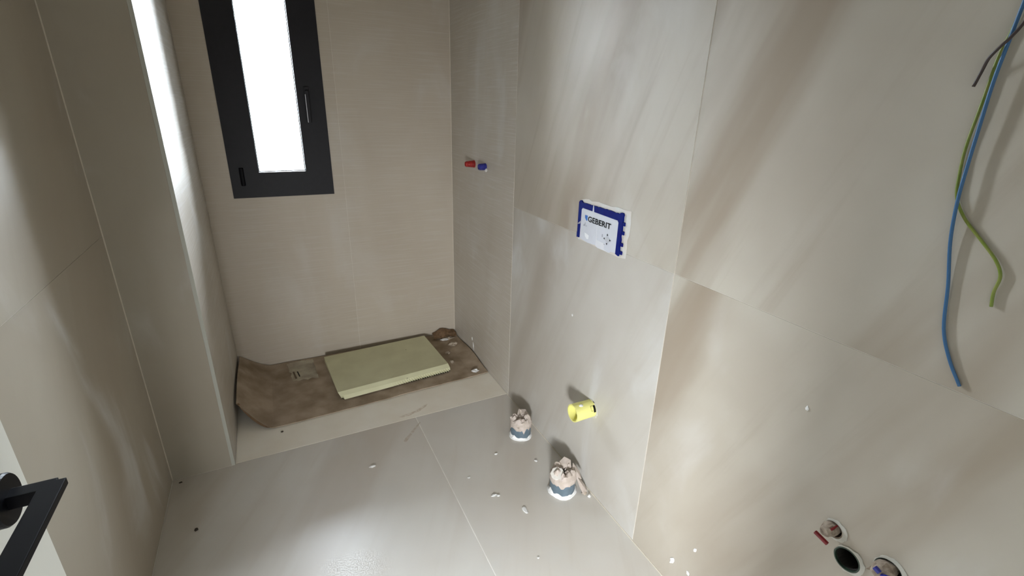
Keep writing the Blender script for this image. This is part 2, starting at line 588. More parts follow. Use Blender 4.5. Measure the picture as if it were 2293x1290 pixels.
# --- door folded back against the left wall
DX = -1.42
door = struct(obj('door_1', B(DX - 0.040, DX, YF + 0.015, -2.035, 0.008, 2.06, bev=0.001), m_door, origin=(DX - 0.02, YF + 0.02, 0.008)))
hy, hz = -2.127, 0.990
hdl = obj('door_handle', lathe([(0.036, 0), (0.036, 0.018), (0.034, 0.021)], (DX, hy, hz), (1, 0, 0), 36), m_black, door)
nb = bmesh.new()
box(nb, DX + 0.015, DX + 0.070, hy - 0.011, hy + 0.011, hz - 0.010, hz + 0.0095, bev=0.0015)
obj('neck', nb, m_black, hdl)
lb = bmesh.new()
box(lb, DX + 0.0520, DX + 0.0800, -2.300, hy + 0.006, hz - 0.001, hz + 0.0095, bev=0.0012)
obj('lever', lb, m_black, hdl)

# ------------------------------------------------------------------ shower tray strip
tray = obj('shower_tray', B(-1.3275, -0.0015, -0.8355, -0.0015, -0.0008, 0.0006), m_tray, origin=(-0.66, -0.42, 0))
tag(tray, 'cream stone shower base level with the floor, mostly hidden by cardboard', 'shower base')
smear = slab([[(-0.60, -0.802), (-0.56, -0.790), (-0.52, -0.786), (-0.48, -0.770), (-0.455, -0.755), (-0.43, -0.748), (-0.445, -0.768), (-0.465, -0.780), (-0.49, -0.796), (-0.52, -0.802), (-0.55, -0.812), (-0.58, -0.812)]],
             lambda u, v, d: (u, v, 0.0009 - d), 0.0003)
obj('stain', smear, plain('pinkish_stain', (0.64, 0.54, 0.43), 0.7, scale=60, col2=(0.84, 0.78, 0.68)), tray)['label'] = 'pinkish brown smear'

# ------------------------------------------------------------------ cardboard sheet
def card_h(x, y):
    """height of the sheet's underside above the tray"""
    z = 0.006 + 0.004 * noise.noise(Vector((x * 4, y * 4, 3)))
    s = min(1, max(0, (-1.165 - x) / 0.150))
    prof = 0.55 + 0.45 * math.sin(PI * min(1, max(0, (-y + 0.12) / 0.9)))
    z += 0.125 * s ** 1.4 * prof
    r = min(1, max(0, (x + 0.10) / 0.10))
    z += 0.022 * r * math.exp(-((y + 0.33) / 0.17) ** 2)
    bk = min(1, max(0, (y + 0.06) / 0.06))
    z += 0.010 * bk
    return max(z - 0.002, 0.0025)


def card_edge_front(x):
    t = (x + 1.3) / 1.3
    yy = -0.652 + 0.060 * t + 0.004 * noise.noise(Vector((x * 9, 0, 7)))
    if x < -1.185:
        yy += 0.9 * (-1.185 - x)
    return yy


bm = bmesh.new()
NX, NY = 96, 40
gv = []
for i in range(NX + 1):
    t = i / NX
    col = []
    for j in range(NY + 1):
        s = j / NY
        x = -1.318 + 1.310 * t
        yf = card_edge_front(x)
        yb = -0.006 + 0.004 * noise.noise(Vector((x * 7, 1, 2))) - 0.002
        y = yf + (yb - yf) * s
        z = card_h(x, y)
        # the sheet leans towards the pillar as it rises
        col.append(bm.verts.new((max(x, -1.324), min(y, -0.003), z)))
    gv.append(col)
for i in range(NX):
    for j in range(NY):
        bm.faces.new((gv[i][j], gv[i + 1][j], gv[i + 1][j + 1], gv[i][j + 1]))
bmesh.ops.recalc_face_normals(bm, faces=bm.faces[:])
if bm.faces[0].normal.z < 0:
    bmesh.ops.reverse_faces(bm, faces=bm.faces[:])
bmesh.ops.solidify(bm, geom=bm.faces[:], thickness=-0.004)
card = obj('cardboard_sheet', bm, m_card, origin=(-0.66, -0.32, 0.004), smooth=False)
tag(card, 'brown cardboard sheet covering the shower base, its left edge curled up', 'cardboard')
card_tz = lambda x, y: card_h(x, y) + 0.0041


def draped(poly_fn, mat, name, nu, nv, lift=0.0006, th=0.0006):
    b2 = bmesh.new()
    gg = [[b2.verts.new((*(lambda p: (p[0], p[1], card_tz(*p) + lift))(poly_fn(i / nu, j / nv)),)) for j in range(nv + 1)] for i in range(nu + 1)]
    for i in range(nu):
        for j in range(nv):
            b2.faces.new((gg[i][j], gg[i + 1][j], gg[i + 1][j + 1], gg[i][j + 1]))
    bmesh.ops.solidify(b2, geom=b2.faces[:], thickness=th)
    return obj(name, b2, mat, card)


def quad(a, b_, c, d, wob=0.0, seed=0):
    def f(u, v):
        x = (1 - u) * (1 - v) * a[0] + u * (1 - v) * b_[0] + u * v * c[0] + (1 - u) * v * d[0]
        y = (1 - u) * (1 - v) * a[1] + u * (1 - v) * b_[1] + u * v * c[1] + (1 - u) * v * d[1]
        return (x + wob * noise.noise(Vector((u * 6, v * 6, seed))), y + wob * noise.noise(Vector((u * 6, v * 6, seed + 5))))
    return f


st = draped(quad((-1.060, -0.235), (-0.925, -0.250), (-0.935, -0.022), (-1.078, -0.022), 0.014, 1), m_sticker, 'paper_label', 14, 14, 0.001)
st['label'] = 'faded peeling paper label'
draped(quad((-1.046, -0.215), (-1.036, -0.215), (-1.046, -0.13), (-1.056, -0.13), 0.004, 2), m_card, 'label_tear', 2, 6, 0.0022)
draped(quad((-1.024, -0.200), (-1.018, -0.200), (-1.027, -0.135), (-1.033, -0.135)), m_ink, 'label_bar', 1, 4, 0.0024)
draped(quad((-1.302, -0.215), (-1.255, -0.225), (-1.255, -0.207), (-1.302, -0.197), 0.003, 3), m_ink, 'printed_line', 6, 2)
for k in range(4):
    x0 = -1.298 + k * 0.010
    draped(quad((x0, -0.165), (x0 + 0.007, -0.166), (x0 + 0.007, -0.145), (x0, -0.144), 0.003, 9 + k), m_ink, 'printed_letter', 1, 2)
# bent front-left corner showing the torn inner ply
b2 = bmesh.new()
gg = []
for i in range(11):
    t = i / 10
    x = -1.316 + 0.125 * t
    y = card_edge_front(x)
    z = card_h(x, y) + 0.002
    fl = 0.030 * math.sin(PI * min(1, t * 1.0)) ** 0.7
    gg.append([b2.verts.new((x, y - 0.001, z)), b2.verts.new((x + 0.004, y - 0.006 - 0.3 * fl, z - 0.5 * fl)), b2.verts.new((x + 0.010, y + 0.004 - 0.2 * fl, max(0.006, z - 1.0 * fl)))])
for i in range(10):
    for j in range(2):
        b2.faces.new((gg[i][j], gg[i + 1][j], gg[i + 1][j + 1], gg[i][j + 1]))
bmesh.ops.solidify(b2, geom=b2.faces[:], thickness=0.002)
obj('torn_corner', b2, m_card_in, card)['label'] = 'torn corner with reddish brown inner ply'

# --- foam board lying on the cardboard
zb = 0.0155
top = [(-0.873, -0.092), (-0.237, -0.054), (-0.215, -0.468), (-0.853, -0.520)]
bl, br = Vector((-0.838, -0.552)), Vector((-0.209, -0.502))
bm = bmesh.new()
NF = 90
tf, bf, mf = [], [], []
for i in range(NF + 1):
    t = i / NF
    a = Vector(top[3]).lerp(Vector(top[2]), t)
    c = bl.lerp(br, t)
    jag = 0.0
    if t > 0.42:
        jag = 0.0105 * (1 if i % 2 else -0.2) * min(1, (t - 0.42) * 4)
    if t < 0.022:
        jag = 0.022
    if t > 0.985:
        jag = 0.012
    tf.append(bm.verts.new((a.x, a.y, zb + 0.034)))
    mf.append(bm.verts.new((a.x * 0.35 + c.x * 0.65, a.y * 0.35 + c.y * 0.65, zb + 0.018)))
    bf.append(bm.verts.new((c.x, c.y + jag, zb)))
t0 = bm.verts.new((*top[0], zb + 0.034))
t1 = bm.verts.new((*top[1], zb + 0.034))
b0 = bm.verts.new((*top[0], zb))
b1 = bm.verts.new((*top[1], zb))
for i in range(NF):
    bm.faces.new((tf[i], tf[i + 1], mf[i + 1], mf[i]))
    bm.faces.new((mf[i], mf[i + 1], bf[i + 1], bf[i]))
bm.faces.new([t0, t1] + tf[::-1])
bm.faces.new([b1, b0] + bf)
bm.faces.new((t0, b0, b1, t1))
bm.faces.new((t0, tf[0], mf[0], bf[0], b0))
bm.faces.new((t1, b1, bf[-1], mf[-1], tf[-1]))
bmesh.ops.triangulate(bm, faces=[f for f in bm.faces if len(f.verts) > 4])
foam = obj('foam_board', bm, m_foam, origin=(-0.54, -0.30, zb))
tag(foam, 'pale yellow-green rigid foam board with a toothed front edge lying on the cardboard', 'foam board')
for k, (px, py, sc) in enumerate([(-0.475, -0.510, 0.0035), (-0.40, -0.20, 0.003)]):
    obj('speck', blob(px, py, zb + 0.0335 if k else zb + 0.020, sc, sc, 0.0012, seed=k + 3, sub=1), m_dirt, foam)

# --- plaster rubble in the back right corner of the shower
rub = [(-0.105, -0.085, 0.026, 0.014, 0.008, 'flat white plaster flake on the cardboard beside the foam board', 'w'),
       (-0.048, -0.030, 0.018, 0.010, 0.010, 'small white plaster lump right in the shower corner', 'w'),
       (-0.075, -0.175, 0.028, 0.020, 0.012, 'rough beige mortar lump at the torn cardboard flap in the corner', 't'),
       (-0.070, -0.075, 0.036, 0.024, 0.007, 'large greyish mortar smear lump near the shower corner', 't'),
       (-0.150, -0.275, 0.014, 0.012, 0.008, 'crumb of mortar beside the right end of the foam board', 't'),
       (-0.165, -0.395, 0.012, 0.012, 0.007, 'mortar crumb by the front right corner of the foam board', 't'),
       (-0.075, -0.552, 0.018, 0.014, 0.009, 'white plaster crumb near the front right corner of the cardboard', 'w')]
m_mortar = plain('beige_mortar', (0.50, 0.42, 0.33), 0.9, scale=80, col2=(0.38, 0.31, 0.24), bump=0.6)
for k, (x, y, sx, sy, sz, lab, c) in enumerate(rub):
    tag(obj('plaster_crumb', blob(x, y, card_tz(x, y) - 0.0008, sx, sy, sz, seed=k + 11, rough=0.5), m_plaster if c == 'w' else m_mortar,
            origin=(x, y, card_tz(x, y))), lab, 'rubble', 'plaster rubble lying on the cardboard')
# torn scrap leaning in the corner
b2 = bmesh.new()
rn = random.Random(4)
gg = []
for i in range(9):
    row = []
    for j in range(5):
        u, v = i / 8, j / 4
        x = -0.170 + 0.158 * u + 0.004 * rn.uniform(-1, 1)
        y = -0.075 + 0.060 * v + 0.006 * rn.uniform(-1, 1)
        z = 0.018 + v * (0.020 + 0.026 * math.sin(PI * min(1, u * 1.15)) ** 2) + 0.003 * rn.uniform(-1, 1)
        row.append(b2.verts.new((x, y, z)))
    gg.append(row)
for i in range(8):
    for j in range(4):
        b2.faces.new((gg[i][j], gg[i + 1][j], gg[i + 1][j + 1], gg[i][j + 1]))
bmesh.ops.solidify(b2, geom=b2.faces[:], thickness=0.003)
tag(obj('cardboard_scrap', b2, m_card_in, origin=(-0.09, -0.05, 0.018)), 'crumpled orange-brown cardboard scrap standing in the back corner of the shower', 'cardboard')

# ------------------------------------------------------------------ two floor drains plugged with paper
def drain(cx, cy, r, h, seed, label):
    t = thing('drain_pipe', label, 'pipe', (cx, cy, 0.0), None)
    # hollow pipe stub
    obj('pipe', lathe([(r, 0.0003), (r, h * 0.80), (r - 0.004, h * 0.80), (r - 0.004, 0.004), (0.002, 0.003)], (cx, cy, 0), (0, 0, 1), 40, cap=(True, True)), m_pvc, t, smooth=False)
    # ring of plaster splashed around the foot
    rn = random.Random(seed)
    bm = bmesh.new()
    n = 44
    prof = [(1.15, 0.0004), (1.13, 0.003), (1.06, 0.006), (1.008, 0.008)]
    ph = [rn.uniform(0, 6.28) for _ in range(4)]
    rings = []
    for k, (rr, z) in enumerate(prof):
        rg = []
        for i in range(n):
            a = 2 * PI * i / n
            wv = 0.5 + 0.5 * math.sin(3 * a + ph[0]) * math.sin(5 * a + ph[1])
            zz = z + (0.016 * wv ** 2 + 0.005 * rn.random() if k == 3 else 0)
            r2 = r * (rr + (0.04 * math.sin(4 * a + ph[2]) + 0.02 * rn.uniform(-1, 1) if k < 3 else 0))
            rg.append(bm.verts.new((cx + r2 * math.cos(a), cy + r2 * math.sin(a), zz)))
        rings.append(rg)
    for p, q in zip(rings, rings[1:]):
        for i in range(n):
            bm.faces.new((p[i], p[(i + 1) % n], q[(i + 1) % n], q[i]))
    obj('plaster_ring', bm, m_plaster, t)['label'] = 'ragged ring of white plaster at the foot'
    # masking paper skirt with ragged hem, gathered over the top
    bm = bmesh.new()
    n = 36
    levels = [(1.022, 0.56), (1.045, 0.62), (1.05, 0.72), (1.04, 0.84), (0.97, 0.93), (0.84, 1.01), (0.60, 1.04), (0.34, 1.00), (0.12, 0.93)]
    rings = []
    for k, (rr, zt) in enumerate(levels):
        rg = []
        for i in range(n):
            a = 2 * PI * i / n
            crump = noise.noise(Vector((math.cos(a) * 2.3, math.sin(a) * 2.3, k * 0.55 + seed * 3.1)))
            hem = 0.16 * noise.noise(Vector((math.cos(a) * 3, math.sin(a) * 3, seed + 8.0))) * 2 if k == 0 else 0
            top_k = max(0, k - 3)
            r2 = r * (rr + 0.05 * crump * (0.3 + top_k * 0.55) + 0.006 * rn.uniform(-1, 1))
            z = h * (zt + hem + (0.10 * crump * min(top_k, 3) if top_k else 0) + 0.01 * rn.uniform(-1, 1))
            rg.append(bm.verts.new((cx + max(r2, 0.002) * math.cos(a), cy + max(r2, 0.002) * math.sin(a), z)))
        rings.append(rg)
    for p, q in zip(rings, rings[1:]):
        for i in range(n):
            f = bm.faces.new((p[i], p[(i + 1) % n], q[(i + 1) % n], q[i]))
    bm.faces.new(rings[-1])
    cap = obj('paper_cover', bm, m_tape, t)
    cap['label'] = 'crumpled beige masking paper'
    return t, cap


def paper_fold(parent, pts, mat, name='paper_fold', th=0.0022):
    b2 = bmesh.new()
    vs = [b2.verts.new(p) for p in pts]
    c = b2.verts.new(sum((Vector(p) for p in pts), Vector()) / len(pts) + Vector((0, -0.002, 0.004)))
    for i in range(len(vs)):
        b2.faces.new((vs[i], vs[(i + 1) % len(vs)], c))
    bmesh.ops.recalc_face_normals(b2, faces=b2.faces[:])
    bmesh.ops.solidify(b2, geom=b2.faces[:], thickness=th)
    return obj(name, b2, mat, parent)


t1_, c1_ = drain(-0.094, -1.178, 0.050, 0.100, 2, 'grey drain stub in the floor with crumpled beige paper, nearer the shower')
paper_fold(c1_, [(-0.142, -1.188, 0.070), (-0.130, -1.225, 0.074), (-0.100, -1.200, 0.088), (-0.118, -1.165, 0.106), (-0.143, -1.155, 0.100)], m_tape)
paper_fold(c1_, [(-0.118, -1.216, 0.086), (-0.112, -1.222, 0.092), (-0.058, -1.190, 0.108), (-0.062, -1.180, 0.102)], m_tapew)
paper_fold(c1_, [(-0.112, -1.165, 0.096), (-0.060, -1.222, 0.078), (-0.046, -1.190, 0.092), (-0.052, -1.145, 0.110), (-0.085, -1.135, 0.116)], m_tape)
t2_, c2_ = drain(-0.102, -1.572, 0.053, 0.100, 6, 'grey drain stub in the floor with paper pushed in, below the yellow sleeve')
ds = lathe([(0.004, 0.0005), (0.026, 0), (0.0265, 0.003), (0.004, 0.005)], (-0.136, -1.578, 0.100), (-0.25, -0.35, 0.9), 22, jit=0.10, seed=3)
obj('paper_disc', ds, m_tapew, c2_)['label'] = 'pale crumpled paper disc'
paper_fold(c2_, [(-0.120, -1.535, 0.098), (-0.070, -1.525, 0.122), (-0.052, -1.548, 0.116), (-0.066, -1.575, 0.100), (-0.100, -1.560, 0.094)], m_tape)
paper_fold(c2_, [(-0.078, -1.600, 0.092), (-0.048, -1.560, 0.110), (-0.034, -1.590, 0.086), (-0.044, -1.622, 0.074)], m_tape)
paper_fold(c2_, [(-0.050, -1.588, 0.072), (-0.030, -1.580, 0.050), (-0.014, -1.606, 0.022), (-0.016, -1.632, 0.004), (-0.040, -1.640, 0.006), (-0.046, -1.618, 0.030)], m_tape)
obj('opening', lathe([(0.011, 0), (0.012, 0.003), (0.002, 0.004)], (-0.094, -1.574, 0.092), (-0.1, -0.3, 0.9), 12, jit=0.2, seed=5), m_void, c2_)['label'] = 'dark gap in the paper'
obj('plaster_blob', blob(-0.087, -1.592, 0.093, 0.010, 0.006, 0.006, seed=21), m_plaster, c2_)

# ------------------------------------------------------------------ yellow sleeve out of the right wall
yy, yz, yr = -1.584, 0.384, 0.0345
ys = thing('pipe_sleeve', 'yellow plastic pipe sleeve sticking out of the right wall near the floor', 'pipe', (0, yy, yz))
obj('sleeve', lathe([(yr, 0.0), (yr * 1.02, 0.05), (yr * 1.04, 0.088), (yr * 1.03, 0.090), (yr * 0.90, 0.090), (yr * 0.88, 0.05), (yr * 0.87, 0.004), (0.002, 0.004)],
                    (0.0, yy, yz), (-1, 0, 0), 40), m_yellow, ys)
obj('inner_stop', lathe([(yr * 0.86, 0.055), (yr * 0.84, 0.060), (0.002, 0.060)], (0, yy, yz), (-1, 0, 0), 24), m_yellow, ys)
obj('plaster_blob', blob(-0.060, yy - 0.010, yz + yr * 0.92, 0.010, 0.008, 0.004, seed=5), m_plaster, ys)


def patch(a0, a1, x0, x1, r, n=8):
    bm = bmesh.new()
    rows = []
    for i in range(n + 1):
        a = a0 + (a1 - a0) * i / n
        rows.append([bm.verts.new((x, yy - r * math.sin(a), yz + r * math.cos(a))) for x in (x0, x1)])
    for i in range(n):
        bm.faces.new((rows[i][0], rows[i + 1][0], rows[i + 1][1], rows[i][1]))
    bmesh.ops.solidify(bm, geom=bm.faces[:], thickness=0.0008)
    return bm


obj('printed_mark', patch(math.radians(38), math.radians(84), -0.004, -0.013, yr * 1.035), m_print, ys)['label'] = 'black printed block'
m_oli = plain('olive_print', (0.40, 0.38, 0.10), 0.5)
for x0, x1, a0, a1 in [(-0.0245, -0.0232, 38, 72), (-0.0145, -0.0232, 38, 40), (-0.0145, -0.0232, 70, 72)]:
    obj('printed_line', patch(math.radians(a0), math.radians(a1), x0, x1, yr * 1.03), m_oli, ys)
ring = slab([ring_pts(yy, yz - 0.004, yr * 1.17, 34, 0.07, 3), ring_pts(yy, yz, yr * 1.0, 34)], lambda u, v, d: (-0.0022 + d, u, v), 0.0022)
obj('plaster_collar', ring, m_filler, ys)['label'] = 'thin white plaster around the sleeve'

# ------------------------------------------------------------------ red and blue plugs of the shower mixer
def ribbed(y, z, r, L_, mat, name, label, ribs, flare):
    prof = [(r * (1 + flare), 0.0), (r * (1 + flare), 0.003)]
    for k in range(ribs):
        a = 0.005 + (L_ - 0.007) * k / ribs
        b_ = 0.005 + (L_ - 0.007) * (k + 0.55) / ribs
        rr = r * (1 + flare * (1 - k / ribs) * 0.8)
        prof += [(rr * 0.88, a), (rr, a + 0.0008), (rr, b_), (rr * 0.88, b_ + 0.0008)]
    prof += [(r * 0.9, L_ - 0.001), (r * 0.75, L_), (r * 0.72, L_), (r * 0.65, L_ - 0.004), (0.001, L_ - 0.004)]
    t = thing(name, label, 'pipe plug', (0, y, z))
    obj('plug_body', lathe(prof, (0, y, z), (-1, 0, 0), 22), mat, t)
    return t


ribbed(-0.360, 1.199, 0.0145, 0.053, m_red, 'pipe_plug', 'red ribbed plug in the shower part of the right wall', 5, 0.40)
bp_ = ribbed(-0.515, 1.201, 0.0165, 0.040, m_blue, 'pipe_plug', 'blue plug beside the red one in the shower wall', 3, 0.10)
obj('plaster_collar', blob(-0.0002, -0.526, 1.186, 0.015, 0.009, 0.006, seed=8, normal='-x'), m_plaster, bp_)

# ------------------------------------------------------------------ sink outlets low on the right wall
def collar(parent, cy, cz, r0, r1, seed):
    lo = slab([ring_pts(cy - 0.0045, cz + 0.002, r1, 30, 0.07, seed), ring_pts(cy, cz, r0, 30)], lambda u, v, d: (-0.0018 + d, u, v), 0.004)
    return obj('plaster_collar', lo, m_filler, parent)


HY, HZ, HR = holes_r[0]
t = thing('hot_water_outlet', 'hot water stub with a dark red stopper, just above the low drain hole', 'water outlet', (0, HY, HZ))
collar(t, HY, HZ, HR - 0.0015, HR + 0.0035, 4)
obj('sleeve', lathe([(HR - 0.0012, 0), (HR - 0.0012, 0.045), (HR - 0.004, 0.045), (HR - 0.004, 0.002)], (0.045, HY, HZ), (-1, 0, 0), 26, cap=(True, False)), m_oldtape, t)
obj('taped_stub', lathe([(0.013, 0.0), (0.0155, 0.03), (0.0150, 0.044), (0.0135, 0.054), (0.009, 0.060), (0.003, 0.060)], (0.030, HY + 0.001, HZ + 0.001), (-1, 0.05, 0.02), 14, jit=0.10, seed=4), m_oldtape, t)
rb = bmesh.new()
box(rb, -0.042, -0.035, -0.0155, 0.0155, -0.0035, 0.0035, bev=0.0012)
bmesh.ops.rotate(rb, cent=(0, 0, 0), matrix=Matrix.Rotation(math.radians(12), 3, 'X'), verts=rb.verts[:])
bmesh.ops.translate(rb, vec=(0, HY + 0.002, HZ - 0.009), verts=rb.verts[:])
obj('stopper', rb, m_dred, t)['label'] = 'dark red stopper wing'
b2 = B(-0.024, -0.001, HY - 0.0065, HY - 0.0035, HZ + 0.010, HZ + 0.0165)
obj('stopper_rib', b2, m_dred, t)

HY, HZ, HR = holes_r[1]
t = thing('drain_hole', 'open dark drain hole with a green pipe rim low on the right wall', 'pipe', (0, HY, HZ))
collar(t, HY, HZ, HR - 0.001, HR + 0.0035, 9)
obj('pipe_rim', lathe([(HR - 0.0015, 0.0), (HR - 0.0015, 0.060), (HR - 0.004, 0.060), (HR - 0.004, 0.001)], (0.058, HY, HZ), (-1, 0, 0), 34, cap=(False, False)), m_green, t)
obj('pipe_inside', lathe([(HR - 0.0045, 0.002), (HR - 0.0045, 0.054), (HR - 0.0049, 0.054), (HR - 0.0049, 0.0), (0.001, 0.0)], (0.058, HY, HZ), (-1, 0, 0), 34, cap=(False, True)), m_void, t)

HY, HZ, HR = holes_r[2]
t = thing('cold_water_outlet', 'cold water stub wrapped in torn tape with a blue stopper, right of the drain hole', 'water outlet', (0, HY, HZ))
collar(t, HY, HZ, HR - 0.0015, HR + 0.004, 12)
obj('sleeve', lathe([(HR - 0.0015, 0), (HR - 0.0015, 0.046), (HR - 0.004, 0.046), (HR - 0.004, 0.002)], (0.046, HY, HZ), (-1, 0, 0), 26, cap=(True, False)), m_green, t)
obj('taped_stub', lathe([(0.015, 0.0), (0.0185, 0.03), (0.0185, 0.044), (0.016, 0.056), (0.010, 0.062), (0.003, 0.063)], (0.030, HY + 0.002, HZ + 0.001), (-1, 0.05, 0.05), 12, jit=0.14, seed=14), m_oldtape, t)
for k, (oy, oz, ln, an) in enumerate([(0.007, 0.013, 0.012, 20), (-0.008, 0.010, 0.013, -25)]):
    wb = bmesh.new()
    box(wb, -0.038, -0.030, -ln / 2, ln / 2, -0.0040, 0.0040, bev=0.0014)
    bmesh.ops.rotate(wb, cent=(0, 0, 0), matrix=Matrix.Rotation(math.radians(an), 3, 'X'), verts=wb.verts[:])
    bmesh.ops.translate(wb, vec=(0, HY + oy, HZ + oz), verts=wb.verts[:])
    obj('stopper', wb, m_blue, t)['label'] = 'blue stopper piece'
paper_fold(t, [(-0.004, HY + 0.018, HZ - 0.004), (-0.010, HY + 0.026, HZ - 0.010), (-0.014, HY + 0.029, HZ - 0.020), (-0.008, HY + 0.020, HZ - 0.018)], m_oldtape, 'tape_tail')

# ------------------------------------------------------------------ cistern cover on the right wall
pl = thing('cistern_cover', 'blue and white printed protective plate set into the middle of the right wall', 'cover plate', (0, -1.528, 1.04))


def PP(d0):
    return lambda u, v, d: (d0 + d, -1.403 - u, v)


rn = random.Random(12)


def ragged(u0, v0, u1, v1, n, amp):
    out = []
    for i in range(n):
        t = i / n
        nx, nv = (v1 - v0), -(u1 - u0)
        l = math.hypot(nx, nv)
        o = amp * rn.uniform(-1, 1) if i else 0
        out.append((u0 + (u1 - u0) * t + nx / l * o, v0 + (v1 - v0) * t + nv / l * o))
    return out


# plaster bed first
bed = ragged(-0.012, 1.022, 0.290, 1.022, 14, 0.003) + ragged(0.290, 1.022, 0.292, 1.206, 8, 0.003) + ragged(0.292, 1.206, 0.010, 1.196, 14, 0.003) + ragged(0.010, 1.196, -0.006, 1.17, 2, 0.001)
obj('plaster_bed', slab([[(0.000, 1.034)] + ragged(0.02, 1.036, 0.240, 1.030, 8, 0.002) + ragged(0.246, 1.030, 0.280, 1.036, 3, 0.001)
                         + ragged(0.280, 1.036, 0.282, 1.196, 8, 0.004) + ragged(0.282, 1.196, 0.010, 1.192, 14, 0.003) + [(-0.003, 1.184)]], PP(-0.0016), 0.0016),
    plain('cream_filler', (0.66, 0.60, 0.54), 0.85, scale=14, col2=(0.64, 0.65, 0.63), bump=0.4), pl)['label'] = 'cream filler around the plate'
bl_out = [(-0.004, 1.176), (0.004, 1.1835), (0.010, 1.184), (0.018, 1.178)] + ragged(0.020, 1.177, 0.238, 1.179, 22, 0.0018) + \
         [(0.240, 1.1835), (0.250, 1.184), (0.254, 1.178)] + ragged(0.252, 1.170, 0.249, 1.040, 12, 0.002) + [(0.247, 1.036), (0.231, 1.040), (0.2315, 1.148), (0.226, 1.1545),
          (0.021, 1.1585), (0.015, 1.153), (0.0155, 1.050), (0.012, 1.044), (-0.004, 1.043), (-0.004, 1.062), (-0.0025, 1.065)]
blue = obj('blue_frame', slab([bl_out], PP(-0.007), 0.006), m_navy, pl)
for v in (1.148, 1.118, 1.078, 1.050):
    obj('tab', B(-0.006, -0.001, -1.403 - 0.2620, -1.403 - 0.2500, v - 0.006, v + 0.006, bev=0.001), m_navy, blue)
obj('scratch', slab([[(0.086, 1.181), (0.089, 1.181), (0.093, 1.157), (0.084, 1.157)]], PP(-0.0074), 0.0004), m_card_white, blue)
obj('scratch', slab([[(-0.003, 1.093), (0.001, 1.098), (0.019, 1.111), (0.013, 1.097)]], PP(-0.0074), 0.0004), m_faint, blue)
cardp = obj('white_card', slab([[(0.015, 1.045), (0.0155, 1.151), (0.021, 1.1575), (0.226, 1.1540), (0.2310, 1.148), (0.2310, 1.042)] +
                                [(0.200, 1.040), (0.196, 1.034), (0.130, 1.034), (0.117, 1.040), (0.070, 1.037), (0.040, 1.040)]], PP(-0.0062), 0.005), m_card_white, pl)
obj('overlay', slab([[(0.118, 1.038), (0.116, 1.118), (0.1175, 1.118), (0.122, 1.062), (0.166, 1.060), (0.168, 1.040), (0.196, 1.0345), (0.130, 1.0345)]], PP(-0.0068), 0.0006),
    plain('white_film', (0.74, 0.75, 0.79), 0.4, var=0.05), cardp)
obj('logo', slab([[(0.0405, 1.136), (0.0560, 1.136), (0.0560, 1.1170), (0.050, 1.1170), (0.0405, 1.126)]], PP(-0.0068), 0.0006), m_logo, cardp)

fc = bpy.data.curves.new('lettering', 'FONT')
fc.body = 'GEBERIT'
fc.size = 0.0315
fc.offset = 0.00075
fc.extrude = 0.0002
fc.space_character = 1.03
fo = bpy.data.objects.new('lettering', fc)
C.objects.link(fo)
dg = bpy.context.evaluated_depsgraph_get()
dg.update()
fm = bpy.data.meshes.new_from_object(fo.evaluated_get(dg))
bpy.data.objects.remove(fo)
xs = [v.co.x for v in fm.vertices]
wd = max(xs) - min(xs)
x0 = min(xs)
for v in fm.vertices:
    u = 0.0605 + (v.co.x - x0) * (0.134 / wd)
    vv = 1.1165 + v.co.y * 0.86
    v.co = Vector((-0.0070 - v.co.z, -1.403 - u, vv)) - Vector(pl.location)
fm.materials.clear()
fm.materials.append(m_print)
lo = bpy.data.objects.new('lettering', fm)
C.objects.link(lo)
lo.parent = cardp

cu, cv = 0.181, 1.078
gear = []
for i in range(24):
    a = 2 * PI * i / 24
    rr = 0.0125 if (i // 3) % 2 == 0 else 0.0105
    gear.append((cu + rr * math.cos(a), cv + rr * math.sin(a)))
obj('symbol', slab([gear], PP(-0.0072), 0.0006), plain('light_grey_print', (0.52, 0.53, 0.57), 0.5), cardp)
for k in range(4):
    a = PI / 2 * k
    ca, sa = math.cos(a), math.sin(a)
    tri = [(0.0205, 0.0), (0.0135, 0.0034), (0.0135, -0.0034)]
    obj('arrow', slab([[(cu + p * ca - q * sa, cv + p * sa + q * ca) for p, q in tri]], PP(-0.0078), 0.0006), m_print, cardp)
for (a, b_, c, d) in [(0.150, 0.154, 1.080, 1.090), (0.036, 0.041, 1.094, 1.101), (0.043, 0.046, 1.097, 1.108), (0.050, 0.054, 1.095, 1.099), (0.164, 0.170, 1.056, 1.058)]:
    obj('small_print', slab([rect(a, b_, c, d)], PP(-0.0072), 0.0006), m_faint, cardp)
obj('small_label', slab([[(0.046, 1.072), (0.058, 1.070), (0.074, 1.066), (0.072, 1.052), (0.062, 1.050), (0.050, 1.058)]], PP(-0.0072), 0.0006),
    plain('white_patch_print', (0.86, 0.87, 0.90), 0.5), cardp)

# ------------------------------------------------------------------ loose wires
def wire(pts, mat, label, r):
    o = obj('electric_wire', tube(catmull(pts, 6), r, 10), mat, origin=pts[0], smooth=True)
    return tag(o, label, 'wire', 'loose electric wires out of the right wall')


